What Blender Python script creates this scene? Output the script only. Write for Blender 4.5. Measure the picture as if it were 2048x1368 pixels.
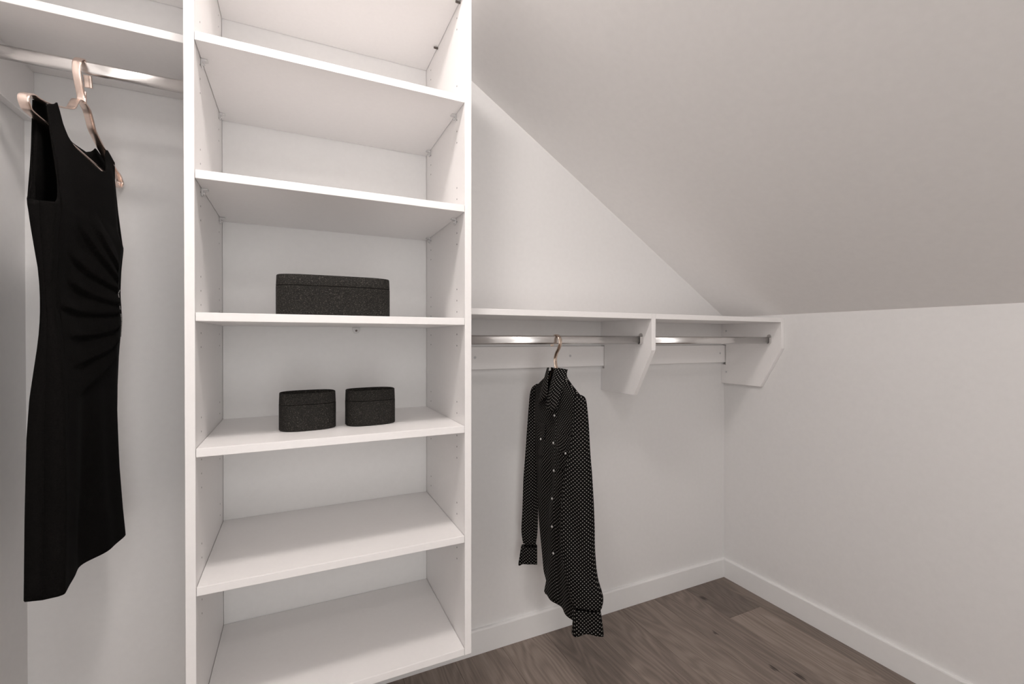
import bpy, bmesh, math, random
from mathutils import Vector, Matrix

random.seed(7)
for o in list(bpy.data.objects):
    bpy.data.objects.remove(o)
scene = bpy.context.scene
COL = scene.collection

# ------------------------------------------------------------------ camera
CAM = Vector((0.0, -1.5812, 1.167))
YAW, PITCH, ROLL = math.radians(25.3409), math.radians(0.3752), math.radians(0.0438)
fwd = Vector((math.sin(YAW) * math.cos(PITCH), math.cos(YAW) * math.cos(PITCH), -math.sin(PITCH)))
rgt = Vector((math.cos(YAW), -math.sin(YAW), 0))
up = rgt.cross(fwd)
r2 = rgt * math.cos(ROLL) + up * math.sin(ROLL)
u2 = -rgt * math.sin(ROLL) + up * math.cos(ROLL)
cd = bpy.data.cameras.new('camera')
cd.sensor_width = 36.0
cd.lens = 910.93 / 2048 * 36
cd.clip_start = 0.02
cam = bpy.data.objects.new('camera', cd)
COL.objects.link(cam)
M = Matrix((r2, u2, -fwd)).transposed().to_4x4()
M.translation = CAM
cam.matrix_world = M
scene.camera = cam

# ------------------------------------------------------------------ light and exposure
CEIL_Z = 2.40
LIGHTS = [  # x, y, dome radius, radiance and colour of the two opal ceiling domes (built further down)
    (0.03, -0.95, 0.115, 60.0, (1.0, 0.93, 0.89)),
    (0.02, -2.25, 0.115, 30.0, (1.0, 0.945, 0.91)),
]
FILL_OPENING = (-0.35, 0.55, 2.05)      # unseen opening added in the rear wall for frontal fill: x from, x to, height
EXPOSURE = 0.38
world = bpy.data.worlds.new('world')
scene.world = world
world.use_nodes = True
world.node_tree.nodes['Background'].inputs[0].default_value = (1.0, 0.975, 0.955, 1)
world.node_tree.nodes['Background'].inputs[1].default_value = 2.45  # uniform fill, reaching the room through the added rear opening
scene.view_settings.view_transform = 'Standard'
scene.view_settings.look = 'None'
scene.view_settings.exposure = EXPOSURE
scene.view_settings.gamma = 1.0
scene.view_settings.use_curve_mapping = False
ld = bpy.data.lights.new('fill_portal', 'AREA')      # sampling portal for the fill coming through the added opening
ld.shape = 'RECTANGLE'
ld.size, ld.size_y = FILL_OPENING[1] - FILL_OPENING[0], FILL_OPENING[2]
ld.cycles.is_portal = True
lo = bpy.data.objects.new('fill_portal', ld)
COL.objects.link(lo)
lo.location = ((FILL_OPENING[0] + FILL_OPENING[1]) / 2, -3.0, FILL_OPENING[2] / 2)
lo.rotation_euler = (math.radians(90), 0, 0)


# ------------------------------------------------------------------ materials
def new_mat(name):
    m = bpy.data.materials.new(name)
    m.use_nodes = True
    nt = m.node_tree
    return m, nt, nt.nodes['Principled BSDF']


def N(nt, t, **kw):
    n = nt.nodes.new(t)
    for k, v in kw.items():
        setattr(n, k, v)
    return n


def plain(name, col, rough=0.5, metal=0.0, noise=0.0, scale=30.0, bump=0.0, spec=0.5, stretch=(1, 1, 1)):
    m, nt, b = new_mat(name)
    b.inputs['Base Color'].default_value = (*col, 1)
    b.inputs['Roughness'].default_value = rough
    b.inputs['Metallic'].default_value = metal
    b.inputs['Specular IOR Level'].default_value = spec
    if noise or bump:
        tc = N(nt, 'ShaderNodeTexCoord')
        mp = N(nt, 'ShaderNodeMapping')
        mp.inputs['Scale'].default_value = stretch
        nt.links.new(tc.outputs['Object'], mp.inputs[0])
        nz = N(nt, 'ShaderNodeTexNoise')
        nz.inputs['Scale'].default_value = scale
        nz.inputs['Detail'].default_value = 4
        nt.links.new(mp.outputs[0], nz.inputs['Vector'])
        if noise:
            rp = N(nt, 'ShaderNodeMapRange')
            rp.inputs[1].default_value = 0.3
            rp.inputs[2].default_value = 0.7
            rp.inputs[3].default_value = 1 - noise
            rp.inputs[4].default_value = 1 + noise
            nt.links.new(nz.outputs['Fac'], rp.inputs[0])
            vm = N(nt, 'ShaderNodeVectorMath', operation='SCALE')
            vm.inputs[0].default_value = col
            nt.links.new(rp.outputs[0], vm.inputs['Scale'])
            nt.links.new(vm.outputs[0], b.inputs['Base Color'])
        if bump:
            bp = N(nt, 'ShaderNodeBump')
            bp.inputs['Strength'].default_value = bump
            bp.inputs['Distance'].default_value = 0.002
            nt.links.new(nz.outputs['Fac'], bp.inputs['Height'])
            nt.links.new(bp.outputs[0], b.inputs['Normal'])
    return m


M_WALL = plain('wall_paint', (0.80, 0.79, 0.785), 0.55, noise=0.012, scale=60, bump=0.05)
M_CEIL = plain('ceiling_paint', (0.88, 0.862, 0.85), 0.7, noise=0.012, scale=50, bump=0.05)
M_TRIM = plain('trim_paint', (0.84, 0.835, 0.83), 0.35, noise=0.008, scale=40)
M_MEL = plain('white_melamine', (0.905, 0.885, 0.878), 0.38, noise=0.008, scale=90, bump=0.03)
M_MELB = plain('white_back_board', (0.885, 0.878, 0.872), 0.4, noise=0.01, scale=70)
M_CHROME = plain('chrome', (0.70, 0.685, 0.675), 0.27, 1.0, noise=0.03, scale=12, stretch=(0.3, 8, 8))
M_CHROMED = plain('satin_socket_metal', (0.62, 0.61, 0.60), 0.25, 1.0, noise=0.03, scale=60)
M_ROSE = plain('rose_gold_metal', (0.86, 0.70, 0.62), 0.26, 1.0, noise=0.05, scale=90)
M_CHAMP = plain('champagne_metal', (0.70, 0.57, 0.48), 0.22, 1.0, noise=0.06, scale=120)
M_CLIP = plain('clear_plastic', (0.72, 0.71, 0.71), 0.15, noise=0.03, scale=200)
M_HOLE = plain('dark_hole', (0.03, 0.027, 0.025), 0.9, noise=0.1, scale=300)
M_CAP = plain('screw_cap_plastic', (0.62, 0.62, 0.63), 0.4, noise=0.02, scale=200)
M_SCREW = plain('dark_screw', (0.12, 0.10, 0.09), 0.4, 0.7, noise=0.05, scale=200)
M_DRESS = plain('black_wool', (0.0045, 0.0040, 0.0038), 0.95, noise=0.35, scale=420, bump=0.25, spec=0.06)
M_TAG = plain('woven_tag', (0.08, 0.08, 0.085), 0.8, noise=0.2, scale=300)
M_STITCH = plain('pale_stitch', (0.30, 0.29, 0.28), 0.8, noise=0.2, scale=300)
M_SNAP = plain('pearl_snap', (0.80, 0.79, 0.77), 0.12, 0.3, noise=0.03, scale=300)
M_LINER = plain('subfloor', (0.05, 0.04, 0.035), 0.9, noise=0.1, scale=30)


def lens_mat(radiance, colr):
    m, nt, b = new_mat('opal_lamp_glass')
    b.inputs['Base Color'].default_value = (0.9, 0.9, 0.88, 1)
    b.inputs['Emission Color'].default_value = (*colr, 1)
    b.inputs['Emission Strength'].default_value = radiance
    return m


def box_mat():
    m, nt, b = new_mat('speckled_cork')
    tc = N(nt, 'ShaderNodeTexCoord')
    nz = N(nt, 'ShaderNodeTexNoise')
    nz.inputs['Scale'].default_value = 420
    nz.inputs['Detail'].default_value = 3
    nz.inputs['Roughness'].default_value = 0.7
    nt.links.new(tc.outputs['Object'], nz.inputs['Vector'])
    cr = N(nt, 'ShaderNodeValToRGB')
    e = cr.color_ramp.elements
    e[0].position, e[0].color = 0.36, (0.007, 0.0063, 0.0057, 1)
    e[1].position, e[1].color = 0.58, (0.021, 0.019, 0.0165, 1)
    e2 = cr.color_ramp.elements.new(0.66)
    e2.color = (0.085, 0.078, 0.066, 1)
    nt.links.new(nz.outputs['Fac'], cr.inputs[0])
    nt.links.new(cr.outputs[0], b.inputs['Base Color'])
    b.inputs['Roughness'].default_value = 0.85
    b.inputs['Specular IOR Level'].default_value = 0.25
    bp = N(nt, 'ShaderNodeBump')
    bp.inputs['Strength'].default_value = 0.25
    bp.inputs['Distance'].default_value = 0.001
    nt.links.new(nz.outputs['Fac'], bp.inputs['Height'])
    nt.links.new(bp.outputs[0], b.inputs['Normal'])
    return m


M_BOX = box_mat()


def dots_mat():
    """black cotton with a staggered print of small pale squares, laid out in metres by the UVs"""
    m, nt, b = new_mat('dotted_black_cotton')
    uv = N(nt, 'ShaderNodeTexCoord')
    mp = N(nt, 'ShaderNodeMapping')
    mp.inputs['Rotation'].default_value = (0, 0, math.radians(45))
    s = 1 / 0.0080
    mp.inputs['Scale'].default_value = (s, s, s)
    nt.links.new(uv.outputs['UV'], mp.inputs[0])
    fr = N(nt, 'ShaderNodeVectorMath', operation='FRACTION')
    nt.links.new(mp.outputs[0], fr.inputs[0])
    sb = N(nt, 'ShaderNodeVectorMath', operation='SUBTRACT')
    sb.inputs[1].default_value = (0.5, 0.5, 0)
    nt.links.new(fr.outputs[0], sb.inputs[0])
    sx = N(nt, 'ShaderNodeSeparateXYZ')
    nt.links.new(sb.outputs[0], sx.inputs[0])
    cx = N(nt, 'ShaderNodeCombineXYZ')
    nt.links.new(sx.outputs[0], cx.inputs[0])
    nt.links.new(sx.outputs[1], cx.inputs[1])
    ln = N(nt, 'ShaderNodeVectorMath', operation='LENGTH')
    nt.links.new(cx.outputs[0], ln.inputs[0])
    rg = N(nt, 'ShaderNodeMapRange')
    rg.inputs[1].default_value = 0.235
    rg.inputs[2].default_value = 0.16
    nt.links.new(ln.outputs['Value'], rg.inputs[0])
    mx = N(nt, 'ShaderNodeMix', data_type='RGBA')
    mx.inputs[6].default_value = (0.0030, 0.0027, 0.0027, 1)
    mx.inputs[7].default_value = (0.27, 0.258, 0.24, 1)
    nt.links.new(rg.outputs[0], mx.inputs[0])
    nt.links.new(mx.outputs[2], b.inputs['Base Color'])
    b.inputs['Roughness'].default_value = 0.85
    b.inputs['Specular IOR Level'].default_value = 0.08
    return m


M_DOTS = dots_mat()


def wood_mat():
    m, nt, b = new_mat('grey_brown_oak')
    oi = N(nt, 'ShaderNodeObjectInfo')
    geo = N(nt, 'ShaderNodeNewGeometry')
    off = N(nt, 'ShaderNodeVectorMath', operation='SCALE')
    off.inputs[0].default_value = (3.1, 17.3, 5.7)
    nt.links.new(oi.outputs['Random'], off.inputs['Scale'])
    ad = N(nt, 'ShaderNodeVectorMath', operation='ADD')
    nt.links.new(geo.outputs['Position'], ad.inputs[0])
    nt.links.new(off.outputs[0], ad.inputs[1])
    # broad cathedral figure: slow noise, cut into rings
    mp1 = N(nt, 'ShaderNodeMapping')
    mp1.inputs['Scale'].default_value = (6.5, 1.15, 1)
    nt.links.new(ad.outputs[0], mp1.inputs[0])
    n1 = N(nt, 'ShaderNodeTexNoise')
    n1.inputs['Scale'].default_value = 1.0
    n1.inputs['Detail'].default_value = 2.5
    n1.inputs['Roughness'].default_value = 0.45
    nt.links.new(mp1.outputs[0], n1.inputs['Vector'])
    ring = N(nt, 'ShaderNodeMath', operation='MULTIPLY')
    ring.inputs[1].default_value = 120.0
    nt.links.new(n1.outputs['Fac'], ring.inputs[0])
    sn = N(nt, 'ShaderNodeMath', operation='SINE')
    nt.links.new(ring.outputs[0], sn.inputs[0])
    # fine pores
    mp2 = N(nt, 'ShaderNodeMapping')
    mp2.inputs['Scale'].default_value = (190, 9, 1)
    nt.links.new(ad.outputs[0], mp2.inputs[0])
    n2 = N(nt, 'ShaderNodeTexNoise')
    n2.inputs['Scale'].default_value = 1.0
    n2.inputs['Detail'].default_value = 4
    nt.links.new(mp2.outputs[0], n2.inputs['Vector'])
    # medium streaks
    mp3 = N(nt, 'ShaderNodeMapping')
    mp3.inputs['Scale'].default_value = (24, 1.6, 1)
    nt.links.new(ad.outputs[0], mp3.inputs[0])
    n3 = N(nt, 'ShaderNodeTexNoise')
    n3.inputs['Scale'].default_value = 1.0
    n3.inputs['Detail'].default_value = 3
    nt.links.new(mp3.outputs[0], n3.inputs['Vector'])

    def madd(a, mul, add_):
        k = N(nt, 'ShaderNodeMath', operation='MULTIPLY_ADD')
        nt.links.new(a, k.inputs[0])
        k.inputs[1].default_value = mul
        if isinstance(add_, float):
            k.inputs[2].default_value = add_
        else:
            nt.links.new(add_, k.inputs[2])
        return k.outputs[0]
    v = madd(sn.outputs[0], 0.085, 0.12)
    v = madd(n2.outputs['Fac'], 0.42, v)
    v = madd(n3.outputs['Fac'], 0.42, v)
    v = madd(oi.outputs['Random'], 0.10, v)
    cr = N(nt, 'ShaderNodeValToRGB')
    e = cr.color_ramp.elements
    e[0].position, e[0].color = 0.34, (0.150, 0.118, 0.100, 1)
    e[1].position, e[1].color = 0.84, (0.315, 0.258, 0.222, 1)
    nt.links.new(v, cr.inputs[0])
    # knots that sit in the boards
    col = cr.outputs[0]
    for (kx, ky, kr) in [(1.528, -0.527, 0.016), (1.574, -0.588, 0.018), (1.655, -0.101, 0.020), (1.500, -0.300, 0.010)]:
        sb = N(nt, 'ShaderNodeVectorMath', operation='SUBTRACT')
        sb.inputs[1].default_value = (kx, ky, 0)
        nt.links.new(geo.outputs['Position'], sb.inputs[0])
        ml = N(nt, 'ShaderNodeVectorMath', operation='MULTIPLY')
        ml.inputs[1].default_value = (1.5, 0.8, 0)
        nt.links.new(sb.outputs[0], ml.inputs[0])
        ln = N(nt, 'ShaderNodeVectorMath', operation='LENGTH')
        nt.links.new(ml.outputs[0], ln.inputs[0])
        nn = N(nt, 'ShaderNodeMath', operation='MULTIPLY_ADD')
        nt.links.new(n2.outputs['Fac'], nn.inputs[0])
        nn.inputs[1].default_value = 0.045
        nt.links.new(ln.outputs['Value'], nn.inputs[2])
        rg = N(nt, 'ShaderNodeMapRange')
        rg.inputs[1].default_value = 0.023 + kr
        rg.inputs[2].default_value = 0.022 + kr * 0.5
        rg.inputs[3].default_value = 0.0
        rg.inputs[4].default_value = 0.8
        nt.links.new(nn.outputs[0], rg.inputs[0])
        mx = N(nt, 'ShaderNodeMix', data_type='RGBA')
        mx.inputs[7].default_value = (0.030, 0.022, 0.017, 1)
        nt.links.new(rg.outputs[0], mx.inputs[0])
        nt.links.new(col, mx.inputs[6])
        col = mx.outputs[2]
    # board tone
    tone = N(nt, 'ShaderNodeVectorMath', operation='SCALE')
    nt.links.new(col, tone.inputs[0])
    at = N(nt, 'ShaderNodeAttribute', attribute_type='OBJECT', attribute_name='tone')
    nt.links.new(at.outputs['Fac'], tone.inputs['Scale'])
    nt.links.new(tone.outputs[0], b.inputs['Base Color'])
    b.inputs['Roughness'].default_value = 0.55
    b.inputs['Specular IOR Level'].default_value = 0.3
    bp = N(nt, 'ShaderNodeBump')
    bp.inputs['Strength'].default_value = 0.12
    bp.inputs['Distance'].default_value = 0.001
    nt.links.new(v, bp.inputs['Height'])
    nt.links.new(bp.outputs[0], b.inputs['Normal'])
    return m


M_WOOD = wood_mat()


# ------------------------------------------------------------------ helpers
def tag(o, label, cat, group=None):
    o['label'] = label
    o['category'] = cat
    if group:
        o['group'] = group
    return o


def thing(name, label, cat, loc, group=None):
    o = bpy.data.objects.new(name, None)
    o.empty_display_size = 0.05
    COL.objects.link(o)
    o.location = loc
    return tag(o, label, cat, group)


def root_loc(p):
    v = Vector((0, 0, 0))
    while p is not None:
        v += p.location
        p = p.parent
    return v


def link(name, me, mat, parent=None, origin=None, smooth=False):
    """mesh with world coordinates -> object; origin is where a top-level object stands"""
    me.materials.clear()
    me.materials.append(mat)
    off = root_loc(parent) if parent is not None else Vector(origin or (0, 0, 0))
    me.transform(Matrix.Translation(-off))
    o = bpy.data.objects.new(name, me)
    COL.objects.link(o)
    if parent is not None:
        o.parent = parent
    else:
        o.location = off
    if smooth:
        for p in me.polygons:
            p.use_smooth = True
    return o


def bm_mesh(bm, name):
    bmesh.ops.recalc_face_normals(bm, faces=bm.faces)
    me = bpy.data.meshes.new(name)
    bm.to_mesh(me)
    bm.free()
    return me


def box(name, x0, x1, y0, y1, z0, z1, mat, parent=None, origin=None, bevel=0.0012):
    bm = bmesh.new()
    bmesh.ops.create_cube(bm, size=1)
    for v in bm.verts:
        v.co = Vector((x0 + (v.co.x + .5) * (x1 - x0), y0 + (v.co.y + .5) * (y1 - y0), z0 + (v.co.z + .5) * (z1 - z0)))
    if bevel:
        bmesh.ops.bevel(bm, geom=list(bm.edges), offset=bevel, segments=2, affect='EDGES', profile=0.5)
    return link(name, bm_mesh(bm, name), mat, parent, origin)


def prism(name, pts, axis, a0, a1, mat, parent=None, origin=None, bevel=0.001):
    """closed outline pts extruded along an axis; pts are (y,z) for 'x', (x,z) for 'y', (x,y) for 'z'"""
    def co(p, a):
        return {'x': (a, p[0], p[1]), 'y': (p[0], a, p[1]), 'z': (p[0], p[1], a)}[axis]
    bm = bmesh.new()
    A = [bm.verts.new(co(p, a0)) for p in pts]
    B = [bm.verts.new(co(p, a1)) for p in pts]
    bm.faces.new(A)
    bm.faces.new(B[::-1])
    n = len(pts)
    for i in range(n):
        bm.faces.new((A[i], A[(i + 1) % n], B[(i + 1) % n], B[i]))
    bmesh.ops.recalc_face_normals(bm, faces=bm.faces)
    if bevel:
        bmesh.ops.bevel(bm, geom=list(bm.edges), offset=bevel, segments=2, affect='EDGES', profile=0.5)
    return link(name, bm_mesh(bm, name), mat, parent, origin)


def cyl(name, c, axis, r, h, mat, parent, seg=16, dome=0.0):
    """small disc or peg: base centre c, growing h along axis vector"""
    ax = Vector(axis).normalized()
    t = ax.orthogonal().normalized()
    s = ax.cross(t)
    prof = [(r, 0), (r, h * (1 - dome)), (r * 0.8, h * (1 - dome * 0.35)), (r * 0.45, h), (0, h)] if dome else [(r, 0), (r, h * .8), (r * .85, h), (0, h)]
    bm = bmesh.new()
    rings = []
    for (rr, hh) in prof:
        if rr == 0:
            rings.append([bm.verts.new(Vector(c) + ax * hh)])
        else:
            rings.append([bm.verts.new(Vector(c) + ax * hh + (t * math.cos(2 * math.pi * k / seg) + s * math.sin(2 * math.pi * k / seg)) * rr) for k in range(seg)])
    bm.faces.new(rings[0][::-1])
    for a, b in zip(rings, rings[1:]):
        for k in range(seg):
            if len(b) == 1:
                bm.faces.new((a[k], a[(k + 1) % seg], b[0]))
            else:
                bm.faces.new((a[k], a[(k + 1) % seg], b[(k + 1) % seg], b[k]))
    return link(name, bm_mesh(bm, name), mat, parent, smooth=dome > 0)


def smoothstep(a, b, x):
    t = max(0.0, min(1.0, (x - a) / (b - a)))
    return t * t * (3 - 2 * t)


def interp(tab, x):
    """piecewise cosine-free linear table lookup; tab sorted by first value ascending"""
    if x <= tab[0][0]:
        return tab[0][1]
    for (a, va), (b, vb) in zip(tab, tab[1:]):
        if x <= b:
            t = (x - a) / (b - a)
            return va + (vb - va) * t
    return tab[-1][1]


def catmull(pts, sub, closed=False):
    out = []
    n = len(pts)
    rng = range(n if closed else n - 1)
    for i in rng:
        p = [Vector(pts[(i + k) % n]) if closed else Vector(pts[max(0, min(n - 1, i + k))]) for k in (-1, 0, 1, 2)]
        for j in range(sub):
            t = j / sub
            out.append(0.5 * ((2 * p[1]) + (-p[0] + p[2]) * t + (2 * p[0] - 5 * p[1] + 4 * p[2] - p[3]) * t * t + (-p[0] + 3 * p[1] - 3 * p[2] + p[3]) * t ** 3))
    if not closed:
        out.append(Vector(pts[-1]))
    return out


def band(name, path, wide, half_w, half_t, mat, parent, closed=False):
    """flat metal band swept along a planar path; wide = unit vector across the band"""
    wide = Vector(wide).normalized()
    n = len(path)
    bm = bmesh.new()
    rings = []
    sec = [(math.cos(a), math.sin(a)) for a in [2 * math.pi * k / 12 for k in range(12)]]
    for i, p in enumerate(path):
        a = path[(i - 1) % n] if closed or i > 0 else path[i]
        b = path[(i + 1) % n] if closed or i < n - 1 else path[i]
        t = (b - a).normalized()
        nn = t.cross(wide).normalized()
        hw, ht = (half_w(i / (n - 1)) if callable(half_w) else half_w), half_t
        ring = []
        for (c, s) in sec:
            cc = math.copysign(abs(c) ** 0.55, c)
            ss = math.copysign(abs(s) ** 0.8, s)
            ring.append(bm.verts.new(p + wide * (cc * hw) + nn * (ss * ht)))
        rings.append(ring)
    m = len(sec)
    for i in range(n if closed else n - 1):
        a, b = rings[i], rings[(i + 1) % n]
        for k in range(m):
            bm.faces.new((a[k], a[(k + 1) % m], b[(k + 1) % m], b[k]))
    if not closed:
        bm.faces.new(rings[0][::-1])
        bm.faces.new(rings[-1])
    return link(name, bm_mesh(bm, name), mat, parent, smooth=True)


def solidify(o, t, offset=0.0):
    md = o.modifiers.new('thickness', 'SOLIDIFY')
    md.thickness = t
    md.offset = offset
    return o


# ------------------------------------------------------------------ the room
XL, XR, YB = -0.624, 1.9075, -3.0
KNEE, SLOPE = 1.2735, 0.636
XS = XR - (CEIL_Z - KNEE) / SLOPE        # where the slope meets the flat ceiling
WT = 0.10


def struct(o):
    o['kind'] = 'structure'
    return o


struct(prism('wall_back', [(XL - WT, -0.02), (XR + WT, -0.02), (XR + WT, KNEE), (XR, KNEE), (XS, CEIL_Z), (XL - WT, CEIL_Z)], 'y', 0.0, WT, M_WALL, bevel=0))
struct(box('wall_right', XR, XR + WT, YB, 0, -0.02, KNEE, M_WALL, bevel=0))
struct(box('wall_left', XL - WT, XL, YB, 0, -0.02, CEIL_Z, M_WALL, bevel=0))
struct(prism('wall_rear', [(XL - WT, -0.02), (FILL_OPENING[0], -0.02), (FILL_OPENING[0], FILL_OPENING[2]), (FILL_OPENING[1], FILL_OPENING[2]), (FILL_OPENING[1], -0.02), (XR + WT, -0.02), (XR + WT, KNEE), (XR, KNEE), (XS, CEIL_Z), (XL - WT, CEIL_Z)], 'y', YB - WT, YB, M_WALL, bevel=0))  # outline leaves out the added fill opening
struct(box('ceiling', XL - WT, XS, YB - WT, WT, CEIL_Z, CEIL_Z + WT, M_CEIL, bevel=0))
struct(prism('ceiling_slope', [(XS, CEIL_Z), (XR + WT, KNEE - WT * SLOPE), (XR + WT, KNEE + WT), (XS, CEIL_Z + WT)], 'y', YB - WT, WT, M_CEIL, bevel=0))

floor = struct(box('floor', XL - 0.05, XR + 0.05, YB - 0.05, 0.05, -0.03, -0.006, M_LINER, bevel=0))
PW = 0.187
tones = {}
col_i = 0
x1 = 1.825 + PW
while x1 > XL - 0.02:
    x0 = x1 - PW
    y = 0.03
    k = 0
    rr = random.Random(col_i * 13 + 5)
    first = {0: 2.1, 1: 0.256 + 0.03, 2: 1.5, 3: 0.9, 4: 1.35, 5: 1.7, 6: 1.1}.get(col_i, rr.uniform(0.5, 1.7))
    while y > YB:
        ln = first if k == 0 else rr.uniform(1.3, 1.9)
        y0 = max(y - ln, YB)
        g = 0.00045
        p = box('plank', x0 + g, min(x1, XR + 0.02) - g, y0 + g, y - g, -0.006, 0.0, M_WOOD, parent=floor, bevel=0.0006)
        t = rr.uniform(0.90, 1.08)
        if col_i == 1 and k == 0:
            t = 0.66
        if col_i == 1 and k == 1:
            t = 1.12
        if col_i == 0:
            t = 0.86
        p['tone'] = t
        y = y0
        k += 1
    col_i += 1
    x1 = x0

# baseboards with an eased top edge
BH, BT = 0.0915, 0.0135
prof = [(0, 0.0005), (-BT, 0.0005), (-BT, BH - 0.006), (-BT + 0.0015, BH - 0.002), (-BT + 0.005, BH), (0, BH)]
struct(prism('baseboard_back', prof, 'x', XL + 0.0, XR, M_TRIM, bevel=0))
struct(prism('baseboard_right', [(XR + p[0], p[1]) for p in prof], 'y', YB, -BT, M_TRIM, bevel=0))
struct(prism('baseboard_left', [(XL - p[0], p[1]) for p in prof], 'y', YB, -BT, M_TRIM, bevel=0))

# ------------------------------------------------------------------ ceiling lamps
for i, (lx, ly, lr, rad, colr) in enumerate(LIGHTS):
    t = thing('ceiling_lamp', ['round opal dome lamp on the flat ceiling in front of the shelf tower',
                               'round opal dome lamp on the flat ceiling behind, towards the rear wall'][i], 'lamp',
              (lx, ly, CEIL_Z), 'opal dome ceiling lamps')

    def spin(name, prof, mat, seg=40):
        bm = bmesh.new()
        rings = []
        for (r, z) in prof:
            rings.append([bm.verts.new((lx + r * math.cos(2 * math.pi * k / seg), ly + r * math.sin(2 * math.pi * k / seg), z)) for k in range(seg)])
        for a, b in zip(rings, rings[1:]):
            for k in range(seg):
                bm.faces.new((a[k], a[(k + 1) % seg], b[(k + 1) % seg], b[k]))
        bm.faces.new(rings[-1])
        return link(name, bm_mesh(bm, name), mat, t, smooth=True)
    spin('base_ring', [(lr + .012, CEIL_Z), (lr + .012, CEIL_Z - .012), (lr + .006, CEIL_Z - .016), (lr - .01, CEIL_Z - .016)], M_TRIM)
    spin('glass_dome', [(lr * math.cos(a), CEIL_Z - .017 - 0.075 * math.sin(a)) for a in [math.radians(d) for d in (0, 12, 24, 36, 48, 60, 72, 84)]], lens_mat(rad, colr))

# ------------------------------------------------------------------ shelf tower
TD = 0.4093
TXL, TXR = -0.196, 0.4135           # inner faces
PT = 0.0191
SH = 0.0188
TB, TT = 0.304, 2.1235
tower = thing('shelf_tower', 'tall white open shelf tower hung on the wall, holding the dark boxes', 'shelf unit', (0.109, -0.2, TB))
box('side_panel', TXL - PT, TXL, -TD, 0, TB, TT, M_MEL, tower)
box('side_panel', TXR, TXR + PT, -TD, 0, TB, TT, M_MEL, tower)
box('back_panel', TXL + .0006, TXR - .0006, -0.006, -0.0002, TB + .002, TT - .002, M_MELB, tower, bevel=0.0004)
shelf_top = [2.1233, 1.8253, 1.5300, 1.2238, 0.9306, 0.6310, 0.3228]
shelves = []
for i, z in enumerate(shelf_top):
    g = 0.0008
    s = box('shelf', TXL + g, TXR - g, -TD + 0.0008, -0.0072, z - SH, z, M_MEL, tower, bevel=0.0009)
    shelves.append(s)


def clip(x, sgn, y, z, par):
    """clear plastic shelf support under a shelf: plate against the panel, ledge and peg"""
    pts = [(x, z), (x + sgn * .013, z), (x + sgn * .013, z - .003), (x + sgn * .0035, z - .0045), (x + sgn * .0035, z - .017), (x, z - .017)]
    c = prism('shelf_clip', pts, 'y', y - .0075, y + .0075, M_CLIP, par, bevel=0.0008)
    cyl('peg', (x + sgn * .0035, y, z - .010), (sgn, 0, 0), .0028, .0035, M_CLIP, c, seg=10)


for z, sh in ((1.8253 - SH, shelves[1]), (1.5300 - SH, shelves[2])):
    for y in (-0.330, -0.055):
        clip(TXL + .0004, 1, y, z - .0003, sh)
        clip(TXR - .0004, -1, y, z - .0003, sh)
for y in (-0.150, -0.370):
    cyl('cam_bolt', (TXR - .0005, y, 2.1045 - .004), (-1, 0, 0), .003, .013, M_SCREW, shelves[0], seg=10)
# fixing under the middle shelf
prism('wall_fixing', [(0.166, 1.2045), (0.190, 1.2045), (0.190, 1.196), (0.185, 1.187), (0.178, 1.184), (0.171, 1.187), (0.166, 1.196)], 'y', -0.0115, -0.006, M_CLIP, tower, bevel=0.0008)
cyl('fixing_screw', (0.178, -0.0115, 1.194), (0, -1, 0), .0035, .0018, M_SCREW, tower, seg=12)
# rows of shelf-pin holes
bm = bmesh.new()
for (x, sgn) in ((TXL + .00025, 1), (TXR - .00025, -1)):
    for yh in (-0.342, -0.066):
        for k in range(53):
            z = 0.412 + 0.032 * k
            near = min(abs(z - (t - SH)) if z < t else abs(z - t) for t in shelf_top)
            if z > 2.09 or near > 0.085 or near < 0.006:
                continue
            vs = [bm.verts.new((x, yh + .0023 * math.cos(a * math.pi / 4), z + .0023 * math.sin(a * math.pi / 4))) for a in range(8)]
            bm.faces.new(vs)
ho = link('pin_holes', bm_mesh(bm, 'pin_holes'), M_HOLE, tower)
ho['kind'] = 'stuff'

# ------------------------------------------------------------------ left bay: shelves, side cleat
SD = 0.305
tag(box('closet_shelf', XL + .0008, TXL - PT - .0008, -SD, -.0012, 1.848, 1.8668, M_MEL, origin=(-.42, -.15, 1.848)),
    'long white shelf just above the rod that holds the black dress', 'shelf')
tag(box('closet_shelf', XL + .0008, TXL - PT - .0008, -SD, -.0012, 2.107, 2.1258, M_MEL, origin=(-.42, -.15, 2.107)),
    'topmost white shelf at the upper left, only its back underside edge showing', 'shelf')
tag(box('side_cleat', XL, XL + PT, -SD, -.0006, 1.722, 1.8477, M_MEL, origin=(XL + .01, -.15, 1.722)),
    'white board on the left wall under the shelf above the dress', 'cleat')


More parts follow.
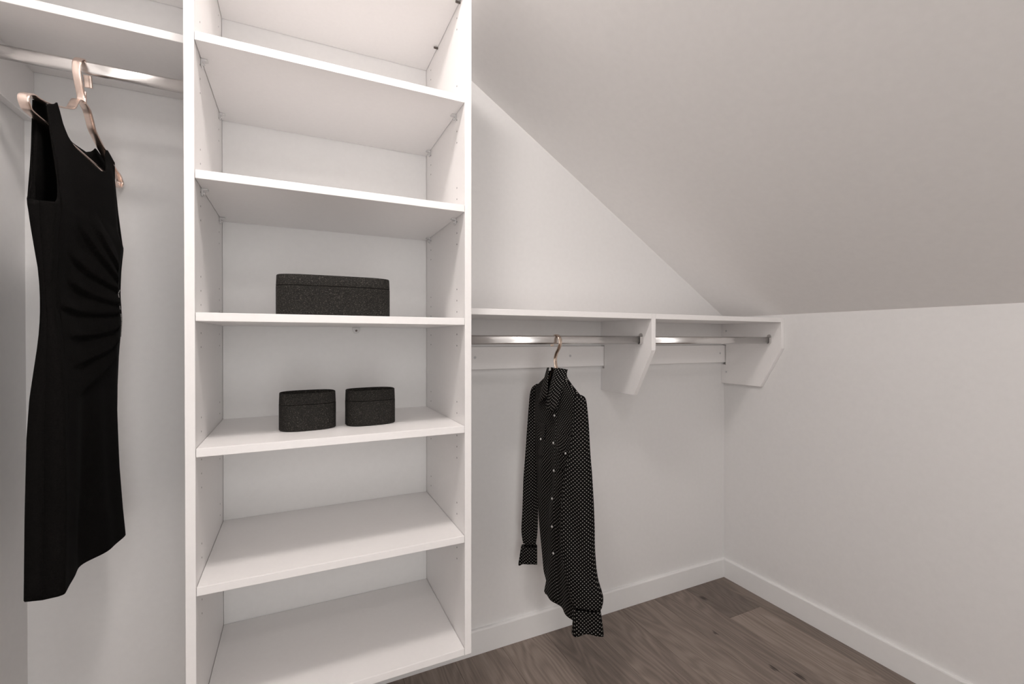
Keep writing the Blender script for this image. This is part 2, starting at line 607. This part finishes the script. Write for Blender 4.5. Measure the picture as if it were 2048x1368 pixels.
def oval_rod(name, x0, x1, y, zc, label, sockets):
    t = thing(name, label, 'rod', ((x0 + x1) / 2, y, zc - .015))
    hw, hh = 0.0075, 0.0148
    pts = []
    for k in range(32):
        a = 2 * math.pi * k / 32
        c, s = math.cos(a), math.sin(a)
        zz = (hh - hw) * (1 if s > 0 else -1) + hw * s if abs(s) > 1e-6 else 0
        pts.append((y + hw * c, zc + zz))
    o = prism('tube', pts, 'x', x0, x1, M_CHROME, t, bevel=0)
    for p in o.data.polygons:
        p.use_smooth = len(p.vertices) == 4
    for (xs, sg) in sockets:
        # open cup: back plate with an ear above, and a cradle round the tube
        ear = []
        for k in range(24):
            a = 2 * math.pi * k / 24
            ear.append((y + 0.0098 * math.cos(a), zc + (0.0155 if math.sin(a) > 0 else -0.0075) + 0.0098 * math.sin(a)))
        prism('rod_socket', ear, 'x', xs, xs + sg * 0.003, M_CHROMED, t, bevel=0.0006)
        cup = []
        for k in range(17):
            a = math.pi + math.pi * k / 16
            cup.append((y + 0.0098 * math.cos(a), zc - 0.0073 + 0.0098 * math.sin(a)))
        cup = [(y - 0.0098, zc + .012)] + cup + [(y + 0.0098, zc + .012)]
        inner = [(y + 0.0079, zc + .012)] + [(y + 0.0079 * math.cos(2 * math.pi - math.pi * k / 16), zc - 0.0073 + 0.0079 * math.sin(2 * math.pi - math.pi * k / 16)) for k in range(17)] + [(y - 0.0079, zc + .012)]
        prism('cradle', cup + inner, 'x', xs + sg * 0.003, xs + sg * 0.013, M_CHROMED, t, bevel=0)
    return t


RODY = -0.25
oval_rod('closet_rod', XL + PT + .001, TXL - PT - .001, RODY, 1.7715, 'bright chrome oval rod at the upper left with the dress hanger on it', [(XL + PT + .0005, 1), (TXL - PT - .0005, -1)])

# ------------------------------------------------------------------ right bay: shelves, brackets, cleats, rods
B1 = 1.165                      # inner face of the first bracket
B2 = XR - PT - 0.0006
SZ0, SZ1 = 1.2402, 1.2590
tag(box('closet_shelf', TXR + PT + .0008, B1 - .0005, -SD, -.0012, SZ0, SZ1, M_MEL, origin=(.8, -.15, SZ0)),
    'white shelf above the rod with the dotted shirt, next to the tower', 'shelf')
tag(box('closet_shelf', B1 + PT + .0005, B2 - .0005, -SD, -.0012, SZ0, SZ1, M_MEL, origin=(1.5, -.15, SZ0)),
    'short white shelf in the corner by the right wall above the empty rod', 'shelf')
bprof = [(-.0004, SZ1), (-SD, SZ1), (-SD, 1.1265), (-.207, .953), (-.0004, .953), (-.0004, 1.0440), (-.0235, 1.0440), (-.0235, 1.1400), (-.0004, 1.1400)]
for x, lab, caps in ((B1, 'white angled shelf bracket standing out from the wall beside the dotted shirt', []),
                     (B2, 'white angled shelf bracket flat against the right wall in the corner', [(-.026, 1.207), (-.028, 1.008)])):
    t = thing('shelf_bracket', lab, 'bracket', (x + PT / 2, -.15, .953), 'angled shelf brackets')
    prism('board', bprof, 'x', x, x + PT, M_MEL, t, bevel=0.001)
    for (cy, cz) in caps:
        cyl('screw_cap', (x, cy, cz), (-1, 0, 0), .0048, .0012, M_CAP, t, seg=16)
for x0, x1, lab, caps in ((TXR + PT + .0008, B1 + .0085, 'white cleat board screwed to the wall behind the dotted shirt hanger', [.590, 1.000]),
                          (B1 + .0105, XR - .004, 'white cleat board screwed to the wall behind the empty corner rod', [1.855])):
    t = thing('wall_cleat', lab, 'cleat', ((x0 + x1) / 2, -.01, 1.054), 'wall cleats under the low shelves')
    box('board', x0, x1, -.019, -.0006, 1.0550, 1.1375, M_MEL, t, bevel=0.001)
    for cx in caps:
        cyl('screw_cap', (cx, -.019, 1.099), (0, -1, 0), .0050, .0012, M_CAP, t, seg=16)
oval_rod('closet_rod', TXR + PT + .001, B1 - .001, RODY, 1.1640, 'chrome oval rod with the dotted shirt hanger on it', [(TXR + PT + .0005, 1), (B1 - .0005, -1)])
oval_rod('closet_rod', B1 + PT + .001, B2 - .001, RODY, 1.1625, 'empty chrome oval rod in the corner by the right wall', [(B1 + PT + .0005, 1), (B2 - .0005, -1)])


# ------------------------------------------------------------------ boxes
def oval_ring(cx, cy, a, b, n, ang, z, k=64):
    out = []
    ca, sa = math.cos(ang), math.sin(ang)
    for i in range(k):
        t = 2 * math.pi * i / k
        c, s = math.cos(t), math.sin(t)
        x = a * math.copysign(abs(c) ** (2 / n), c)
        y = b * math.copysign(abs(s) ** (2 / n), s)
        out.append(Vector((cx + x * ca - y * sa, cy + x * sa + y * ca, z)))
    return out


def lathe_rings(name, rings, mat, parent, cap0=True, cap1=True):
    bm = bmesh.new()
    R = [[bm.verts.new(p) for p in r] for r in rings]
    k = len(rings[0])
    for a, b in zip(R, R[1:]):
        for i in range(k):
            bm.faces.new((a[i], a[(i + 1) % k], b[(i + 1) % k], b[i]))
    if cap0:
        bm.faces.new(R[0][::-1])
    if cap1:
        bm.faces.new(R[-1])
    o = link(name, bm_mesh(bm, name), mat, parent)
    for p in o.data.polygons:
        p.use_smooth = len(p.vertices) == 4
    o.data.set_sharp_from_angle(angle=math.radians(40))
    return o


def storage_box(label, cx, cy, z, a, b, n, ang, h, lid_h):
    t = thing('storage_box', label, 'box', (cx, cy, z), 'dark speckled oval boxes in the tower')
    R = lambda da, zz: oval_ring(cx, cy, a + da, b + da, n, ang, z + zz)
    zl = h - lid_h
    lathe_rings('body', [R(-.002, .0004), R(0, .002), R(0, zl - .0012), R(-.0015, zl - .0004)], M_BOX, t)
    lathe_rings('lid', [R(-.0015, zl + .0002), R(-.0002, zl + .001), R(-.0012, h - .0012), R(-.0022, h), R(-.0040, h - .0006), R(-.0048, h - .016), R(-.007, h - .018)], M_BOX, t)
    return t


storage_box('long dark speckled box alone on the shelf above the two small ones', 0.090, -0.328, 1.2238, 0.1345, 0.063, 4.0, math.radians(-1.5), 0.0975, 0.0265)
storage_box('small dark speckled oval box, the one further from the shirt', 0.0275, -0.256, 0.9306, 0.0690, 0.0485, 2.7, math.radians(4), 0.0965, 0.0285)
storage_box('small dark speckled oval box, the one nearer the shirt', 0.1880, -0.254, 0.9306, 0.0665, 0.0450, 2.7, math.radians(4), 0.0965, 0.0285)

# ------------------------------------------------------------------ dress hanger
HX = -0.431


def hp(lst):
    return [Vector((HX, y, z)) for y, z in lst]


half = [(0.0, 1.694), (0.026, 1.688), (0.042, 1.672), (0.056, 1.656), (0.085, 1.643), (0.150, 1.620), (0.195, 1.609), (0.222, 1.605), (0.241, 1.592), (0.235, 1.578), (0.214, 1.5735), (0.10, 1.576)]
frame = [(-.25 - u, z) for u, z in half] + [(-.25 + u, z) for u, z in half[:0:-1]]
hanger = thing('clothes_hanger', 'rose gold metal hanger on the left rod, carrying the black dress', 'hanger', (HX, -.25, 1.577), 'metal clothes hangers')
path = catmull(hp(frame), 6, closed=True)
band('frame', path, (1, 0, 0), 0.0082, 0.0017, M_ROSE, hanger, closed=True)
hook = [(-.250, 1.6955), (-.254, 1.708), (-.266, 1.728), (-.2755, 1.750), (-.2735, 1.773), (-.252, 1.7888), (-.230, 1.783), (-.218, 1.766), (-.213, 1.744)]
band('hook', catmull(hp(hook), 8), (1, 0, 0), 0.0078, 0.0019, M_ROSE, hanger)
lathe_rings('collar', [oval_ring(HX, -.2505, .0085, .0032, 3.5, 0, z, 24) for z in (1.692, 1.6935, 1.716, 1.7175)], M_ROSE, hanger)

# ------------------------------------------------------------------ dress
dress = thing('dress', 'black sleeveless sheath dress with pleats fanning from one side seam', 'dress', (-.425, -.27, 0.684))
HEM = 0.684
T_BN = [(.684, -.452), (.845, -.450), (.982, -.447), (1.055, -.443), (1.082, -.440), (1.146, -.433), (1.201, -.426), (1.248, -.4245), (1.275, -.428), (1.32, -.434), (1.375, -.441), (1.421, -.446), (1.47, -.438), (1.56, -.436), (1.61, -.437)]
T_FN = [(.684, -.398), (.864, -.3945), (1.052, -.3965), (1.108, -.400), (1.165, -.404), (1.202, -.408), (1.248, -.4145), (1.295, -.412), (1.378, -.409), (1.42, -.406), (1.50, -.412), (1.57, -.420), (1.625, -.4265)]
T_FF = [(.684, -.386), (.85, -.394), (1.06, -.398), (1.21, -.392), (1.30, -.396), (1.40, -.392), (1.44, -.400), (1.52, -.404), (1.58, -.412), (1.625, -.424)]
T_YF = [(.66, -.082), (.75, -.092), (.95, -.100), (1.14, -.104), (1.22, -.088), (1.34, -.094), (1.40, -.074), (1.43, -.084), (1.50, -.082), (1.56, -.072), (1.60, -.062)]
T_YN = [(.66, -.452), (1.0, -.451), (1.25, -.449), (1.42, -.452), (1.62, -.452)]
PLEATS = [((-0.298, 1.426), (-0.162, 1.331)), ((-0.345, 1.406), (-0.166, 1.305)), ((-0.382, 1.340), (-0.176, 1.284)),
          ((-0.383, 1.286), (-0.180, 1.252)), ((-0.441, 1.233), (-0.180, 1.229)), ((-0.414, 1.172), (-0.164, 1.198)),
          ((-0.402, 1.111), (-0.147, 1.174)), ((-0.390, 1.050), (-0.134, 1.155))]
SHZ = [(-.452, 1.604), (-.40, 1.630), (-.34, 1.646), (-.165, 1.646), (-.10, 1.628), (-.07, 1.608)]


def pleat_h(y, z):
    h = 0.0
    for (a, b) in PLEATS:
        dx, dz = b[0] - a[0], b[1] - a[1]
        L = math.hypot(dx, dz)
        t = ((y - a[0]) * dx + (z - a[1]) * dz) / (L * L)
        if t < -.05 or t > 1.1:
            continue
        sag = 0.010 * math.sin(math.pi * max(0, min(1, t)))
        d = ((z - a[1]) * dx - (y - a[0]) * dz) / L + sag
        W = 0.040
        if -0.004 < d < W:
            k = (d + 0.004) / 0.005 if d < 0.001 else 1 - (d - 0.001) / (W - 0.001)
            h += 0.0075 * k * smoothstep(-.05, .25, t) * (1 - smoothstep(.98, 1.1, t))
    return h


def dress_point(s, z, front):
    yn, yf = interp(T_YN, z), interp(T_YF, z)
    y = yn + (yf - yn) * s
    if front:   # armhole cut-back of the front strap, straightening towards the shoulder
        y += -0.020 * smoothstep(1.52, 1.61, z) * max(0, 1 - abs(s - .06) / .07)
    e = min(1.0, (1 - abs(2 * s - 1)) / 0.055)       # closes the two sheets at the side seams
    ends = math.sqrt(max(0, 1 - (1 - e) ** 2.6)) if z < 1.44 else 1.0
    bn, fn, ff = interp(T_BN, z), interp(T_FN, z), interp(T_FF, z)
    mid = 0.5 * (bn + fn) * (1 - s) + s * (-.428)
    deep = smoothstep(1.12, .70, z)
    if front:
        x = fn + (ff - fn) * smoothstep(.15, .72, s)
        x -= (0.005 + 0.013 * deep) * math.exp(-((s - .33) / .15) ** 2)
        x -= 0.028 * smoothstep(.80, 1.0, s) * (0.45 + .55 * deep)
        x += 0.0016 * math.sin(s * 23 + z * 3) * smoothstep(1.2, .8, z)
        x += pleat_h(y, z) * (1 - smoothstep(.72, .84, s))
    else:
        x = bn + (-.447 - bn) * smoothstep(0, .6, s) - 0.008 * math.sin(s * 7) * smoothstep(1.5, 1.0, z)
    x = mid + (x - mid) * ends
    top = smoothstep(1.56, 1.63, z)
    lim = HX + (0.0108 if front else -0.0108)
    x = x * (1 - top) + top * (lim + (x - lim) * 0.25)
    return Vector((x, y, z))


F_TOP = [(-.452, 1.421), (-.444, 1.423), (-.434, 1.432), (-.427, 1.455), (-.424, 1.53), (-.422, 1.606), (-.396, 1.6285), (-.386, 1.618), (-.37, 1.600), (-.345, 1.583), (-.31, 1.568), (-.27, 1.557), (-.22, 1.556), (-.19, 1.566), (-.172, 1.592), (-.160, 1.622), (-.150, 1.633), (-.090, 1.622), (-.0875, 1.55), (-.086, 1.47), (-.084, 1.43), (-.07, 1.421)]
B_TOP = [(-.452, 1.421), (-.446, 1.424), (-.442, 1.45), (-.4405, 1.53), (-.440, 1.608), (-.396, 1.6285), (-.380, 1.614), (-.34, 1.604), (-.27, 1.598), (-.20, 1.604), (-.172, 1.616), (-.160, 1.624), (-.150, 1.633), (-.090, 1.622), (-.0875, 1.55), (-.086, 1.46), (-.07, 1.421)]


def dress_sheet(front, NS, NR):
    rows = []
    for i in range(NS + 1):
        s = i / NS
        # more columns near the straps
        s = s + 0.03 * math.sin(4 * math.pi * s) * -0.5
        y0 = -.452 + s * .372
        zt = interp(F_TOP if front else B_TOP, y0)
        colv = []
        for j in range(NR + 1):
            t = j / NR
            z = HEM + (zt - HEM) * t
            if j == 0:
                z += 0.004 * math.sin(s * 6)
            colv.append(dress_point(s, z, front))
        rows.append(colv)
    return rows


bm = bmesh.new()
for front, NS, NR in ((True, 110, 190), (False, 60, 70)):
    cols = dress_sheet(front, NS, NR)
    V = [[bm.verts.new(p) for p in c] for c in cols]
    for i in range(NS):
        for j in range(NR):
            q = (V[i][j], V[i + 1][j], V[i + 1][j + 1], V[i][j + 1])
            bm.faces.new(q if front else q[::-1])
me = bm_mesh(bm, 'body')
body = link('body', me, M_DRESS, dress, smooth=True)
solidify(body, 0.0022, 0)
# hem band, zip stitching and neck tag
bm = bmesh.new()
pts = []
for k in range(13):
    z = 1.285 - 0.0095 * k
    y = -0.176 + 0.030 * (k / 12)
    s = (y - interp(T_YN, z)) / (interp(T_YF, z) - interp(T_YN, z))
    pts.append(dress_point(s, z, True) + Vector((0.0035, -.001, 0)))
for k, p in enumerate(pts[:-1]):
    if k in (2, 3, 5):
        continue
    q = pts[k + 1]
    a = [p + Vector((0, -.0007, 0)), p + Vector((0.0008, .0007, 0)), q + Vector((0.0008, .0007, .001)), q + Vector((0, -.0007, .001))]
    bm.faces.new([bm.verts.new(v) for v in a])
st = link('stitching', bm_mesh(bm, 'stitching'), M_STITCH, dress)
st['kind'] = 'stuff'
solidify(st, 0.0006)
box('neck_tag', HX - .006, HX - .0045, -.262, -.232, 1.566, 1.590, M_TAG, dress, bevel=0.0004)

# ------------------------------------------------------------------ shirt hanger
SA = math.radians(-88)
SO = Vector((0.797, -0.25, 0))
SDV = Vector((math.cos(SA), math.sin(SA), 0))       # along the shoulders, towards the viewer
SNV = Vector((SDV.y, -SDV.x, 0))                    # out of the shirt front (towards the tower)


def sp(u, z, w=0.0):
    return SO + SDV * u + SNV * w + Vector((0, 0, z))


sh_hanger = thing('clothes_hanger', 'champagne metal hanger on the low rod, carrying the dotted shirt', 'hanger', sp(0, .985), 'metal clothes hangers')
half = [(0.0, 1.068), (0.020, 1.060), (0.034, 1.040), (0.060, 1.016), (0.095, .990), (0.118, .976), (0.126, .968), (0.125, .960), (0.115, .956), (0.06, .956)]
frame = [(u, z) for u, z in half] + [(-u, z) for u, z in half[:0:-1]]
band('frame', catmull([sp(u, z) for u, z in frame], 6, closed=True), SNV, 0.0070, 0.0017, M_CHAMP, sh_hanger, closed=True)
hook = [(.001, 1.066), (-.005, 1.082), (-.007, 1.100), (.002, 1.120), (.017, 1.138), (.024, 1.156), (.017, 1.174), (0.0, 1.1810), (-.018, 1.174), (-.026, 1.158), (-.027, 1.142)]
band('hook', catmull([sp(u, z) for u, z in hook], 8), SNV, 0.0066, 0.0021, M_CHAMP, sh_hanger)

# ------------------------------------------------------------------ shirt
shirt = thing('shirt', 'black long-sleeved shirt with a small pale dot print and pearl snaps', 'shirt', sp(0, .26))


def tube_mesh(name, rings, mat, parent, closed_ends=(False, False), thick=0.0014, flat=None):
    """rings of equal length, wrapped; UVs in metres"""
    bm = bmesh.new()
    uvl = bm.loops.layers.uv.new('UVMap')
    k = len(rings[0])
    R = [[bm.verts.new(p) for p in r] for r in rings]
    uv = []
    if flat is not None:        # print laid out on the flat of the cloth: (across, height)
        uv = [[(p.dot(flat), p.z) for p in r] + [(r[0].dot(flat), r[0].z)] for r in rings]
    # arc length measured on the widest ring, height along the tube axis
    per = max(sum((r[(i + 1) % k] - r[i]).length for i in range(k)) for r in rings)
    hacc = 0.0
    for j, r in enumerate(rings if flat is None else []):
        if j:
            c0 = sum(rings[j - 1], Vector()) / k
            c1 = sum(r, Vector()) / k
            hacc += (c1 - c0).length
        P = sum((r[(i + 1) % k] - r[i]).length for i in range(k))
        acc = 0.0
        row = []
        for i in range(k + 1):
            row.append((acc - P * .5, hacc))
            if i < k:
                acc += (r[(i + 1) % k] - r[i]).length
        uv.append(row)
    for j in range(len(R) - 1):
        for i in range(k):
            f = bm.faces.new((R[j][i], R[j][(i + 1) % k], R[j + 1][(i + 1) % k], R[j + 1][i]))
            for l, (jj, ii) in zip(f.loops, ((j, i), (j, i + 1), (j + 1, i + 1), (j + 1, i))):
                l[uvl].uv = uv[jj][ii]
    if closed_ends[0]:
        bm.faces.new(R[0][::-1])
    if closed_ends[1]:
        bm.faces.new(R[-1])
    me = bm_mesh(bm, name)
    o = link(name, me, mat, parent, smooth=True)
    if thick:
        solidify(o, thick, 0)
    return o


T_UL = [(.25, -.075), (.275, -.074), (.32, -.060), (.345, -.078), (.41, -.090), (.53, -.112), (.70, -.128), (.85, -.140), (.94, -.146), (.985, -.142), (1.005, -.118), (1.03, -.075), (1.045, -.045), (1.06, -.034)]
T_UR = [(.25, .135), (.35, .138), (.53, .142), (.70, .146), (.85, .150), (.94, .150), (.985, .144), (1.005, .112), (1.03, .070), (1.045, .048), (1.06, .038)]
T_TH = [(.25, .024), (.40, .026), (.60, .030), (.80, .032), (.92, .030), (.98, .022), (1.01, .019), (1.03, .024), (1.06, .030)]


def torso_w(u, z, front=True):
    ul, ur = interp(T_UL, z), interp(T_UR, z)
    c, a = (ul + ur) / 2, (ur - ul) / 2
    q = max(-1, min(1, (u - c) / a))
    b = interp(T_TH, z)
    w = b * (1 - abs(q) ** 2.6) ** 0.5
    fold = 0.006 * math.sin(u * 62 + 2.2 * math.sin(z * 5)) * smoothstep(.98, .70, z) * (1 - abs(q) ** 2)
    fold += 0.003 * math.sin(u * 25 - z * 30) * (1 - abs(q) ** 2) * smoothstep(1.0, .9, z)
    return (w * .55 + fold) if front else (-w * .8 + fold * .7)


rings = []
NZ, NT = 70, 72
for j in range(NZ + 1):
    t = j / NZ
    ring = []
    for i in range(NT):
        a = 2 * math.pi * i / NT
        front = math.sin(a) >= 0
        q = -math.cos(a)
        # shirt-tail hem: lower in the middle of front and back, rising at the sides
        hem = 0.278 - 0.004 * abs(q) ** 2 - (0.0 if front else .012)
        top = 1.058 - (0.085 * max(0, 1 - abs(q) / .85) if front else 0.0)
        z = hem + (top - hem) * t
        ul, ur = interp(T_UL, z), interp(T_UR, z)
        u = (ul + ur) / 2 + (ur - ul) / 2 * q
        ring.append(sp(u, z, torso_w(u, z, front)))
    rings.append(ring)
tube_mesh('body', rings, M_DOTS, shirt, flat=SDV)


def sleeve(name, P, e, m, stations, thick_half, seed, cuff_rows):
    """stations: (offset along e, half width, z); the last cuff_rows of them are the cuff"""
    e, m = Vector((*e, 0)), Vector((*m, 0))
    rr = random.Random(seed)
    ph = rr.uniform(0, 6)
    K = 40

    def ring(c, a, z, b, wav=0.0):
        out = []
        for i in range(K):
            t = 2 * math.pi * i / K
            x, y = math.cos(t), math.sin(t)
            xx = a * math.copysign(abs(x) ** .85, x)
            crease = 0.006 * math.sin(t * 3 + ph + z * 5) + 0.003 * math.sin(5 * t + z * 21 + ph)
            crease *= min(1, a / .03)
            yy = (b + crease) * math.copysign(abs(y) ** .9, y)
            out.append(Vector((P[0], P[1], z + wav * math.sin(t * 2 + 1.0))) + e * (c + xx) + m * yy)
        return out
    arm = stations[:len(stations) - cuff_rows]
    cuf = stations[len(stations) - cuff_rows:]

    def dense(st, sub):
        v = catmull([Vector(s) for s in st], sub)
        return [(p.x, p.y, p.z) for p in v]
    da = dense(arm, 6)
    rings = [ring(c, a, z, min(thick_half, a * .8) if i > 3 else a * (.5 + .1 * i)) for i, (c, a, z) in enumerate(da)]
    arm_o = tube_mesh(name, rings, M_DOTS, shirt, closed_ends=(True, False), flat=e)
    dc = dense(cuf, 6)
    rings = [ring(c, a + .0012, z, min(thick_half * .75, a * .6), wav=(-0.006 * i / len(dc))) for i, (c, a, z) in enumerate(dc)]
    return tube_mesh('cuff', rings, M_DOTS, arm_o, thick=0.003, flat=e)


near_e, near_m = (0.82248, -0.56879), (0.56879, 0.82248)
near_st = [(-.026, .012, .994), (-.0203, .0185, .978), (-.0171, .0232, .9033), (-.0201, .0304, .8264), (-.0246, .0411, .7492), (-.0268, .0479, .6721), (-.0275, .0518, .595),
           (-.0258, .0518, .518), (-.0142, .0479, .4417), (.0002, .050, .3814), (.0034, .0434, .3509), (.0012, .0386, .3429), (.0035, .0424, .3046), (.0043, .0462, .2662)]
sleeve('sleeve', (.803, -.42), near_e, near_m, near_st, 0.030, 3, 3)
far_e, far_m = (0.88365, -0.46815), (0.46815, 0.88365)
far_st = [(.030, .016, 1.000), (.0206, .0270, .975), (.0115, .0270, .8856), (.0024, .0270, .7557), (-.0049, .0278, .6441), (-.0076, .0287, .5325), (-.0103, .0297, .4581), (-.0102, .0241, .4115),
          (-.0112, .0269, .4003), (-.0140, .030, .365), (-.0167, .0325, .335)]
sleeve('sleeve', (.79, -.09), far_e, far_m, far_st, 0.024, 9, 3)


def patch(name, grid, thick=0.0016, mat=M_DOTS, offset=0.0, parent=None):
    """grid[i][j] of points -> sheet with UVs in metres"""
    bm = bmesh.new()
    uvl = bm.loops.layers.uv.new('UVMap')
    V = [[bm.verts.new(p) for p in r] for r in grid]
    nu, nv = len(grid), len(grid[0])
    au = [0.0]
    for i in range(1, nu):
        au.append(au[-1] + (grid[i][nv // 2] - grid[i - 1][nv // 2]).length)
    av = [0.0]
    for j in range(1, nv):
        av.append(av[-1] + (grid[nu // 2][j] - grid[nu // 2][j - 1]).length)
    for i in range(nu - 1):
        for j in range(nv - 1):
            f = bm.faces.new((V[i][j], V[i + 1][j], V[i + 1][j + 1], V[i][j + 1]))
            for l, (a, b) in zip(f.loops, ((i, j), (i + 1, j), (i + 1, j + 1), (i, j + 1))):
                l[uvl].uv = (au[a], av[b])
    o = link(name, bm_mesh(bm, name), mat, parent or shirt, smooth=True)
    solidify(o, thick, offset)
    return o


def quad_patch(name, A, B, C, D, bulge, n=10, thick=0.002, cut=0.0):
    """bilinear patch A-B (top edge) to D-C (bottom edge), bulging along the shirt front"""
    g = []
    for i in range(n + 1):
        s = i / n
        r = []
        for j in range(n + 1):
            t = j / n
            p = (A * (1 - s) + B * s) * (1 - t) + (D * (1 - s) + C * s) * t
            p = p - Vector((0, 0, cut)) * (t * math.sin(math.pi * min(1, s * 1.15)))
            r.append(p + SNV * bulge * math.sin(math.pi * s) * (0.4 + .6 * math.sin(math.pi * min(1, t))))
        g.append(r)
    return patch(name, g, thick)


# collar stand wraps the neck, leaves fall to either side of the opening
g = []
for i in range(25):
    a = math.radians(38 + 284 * i / 24)      # gap faces the front
    r = []
    for j in range(5):
        t = j / 4
        z = 1.030 + 0.038 * t
        u = 0.034 * math.sin(a)
        w = -0.006 + 0.022 * math.cos(a)
        r.append(sp(u + .006, z + 0.004 * math.cos(a), w))
    g.append(r)
patch('collar_stand', g, 0.002, mat=M_DRESS)
quad_patch('collar_leaf', sp(.022, 1.071, .022), sp(.060, 1.067, -.006), sp(.052, .938, .032), sp(.004, .946, .044), .012, cut=.016)
quad_patch('collar_leaf', sp(-.066, 1.064, -.004), sp(-.026, 1.070, .014), sp(-.006, .975, .034), sp(-.078, .936, .028), .006, cut=0)

# placket, snaps, pockets with flaps: all follow the front of the body
def on_front(u, z, lift=0.0):
    return sp(u, z, torso_w(u, z) + lift)


PU = 0.012
g = [[on_front(PU - .014 + .028 * i / 6, .930 - (.930 - .288) * j / 60, .0022) for j in range(61)] for i in range(7)]
placket = patch('placket', g, 0.0016)
for z in (.911, .819, .726, .633, .539, .448):
    cyl('snap', on_front(PU + .002, z, .0030), SNV, .0042, .0030, M_SNAP, placket, seg=14, dome=.6)
for (u0, u1, zt) in ((.050, .120, .850), (-.098, -.040, .866)):
    g = [[on_front(u0 + (u1 - u0) * i / 10, zt - .110 * j / 14, .0018) for j in range(15)] for i in range(11)]
    pk = patch('pocket', g, 0.0014)
    g = []
    for i in range(11):
        s = i / 10
        dip = .048 + .016 * (1 - abs(2 * s - 1))
        g.append([on_front(u0 - .002 + (u1 - u0 + .004) * s, zt + .006 - dip * j / 8, .0042) for j in range(9)])
    patch('pocket_flap', g, 0.0016, parent=pk)
    cyl('snap', on_front((u0 + u1) / 2, zt - .050, .0050), SNV, .0040, .0030, M_SNAP, pk, seg=14, dome=.6)
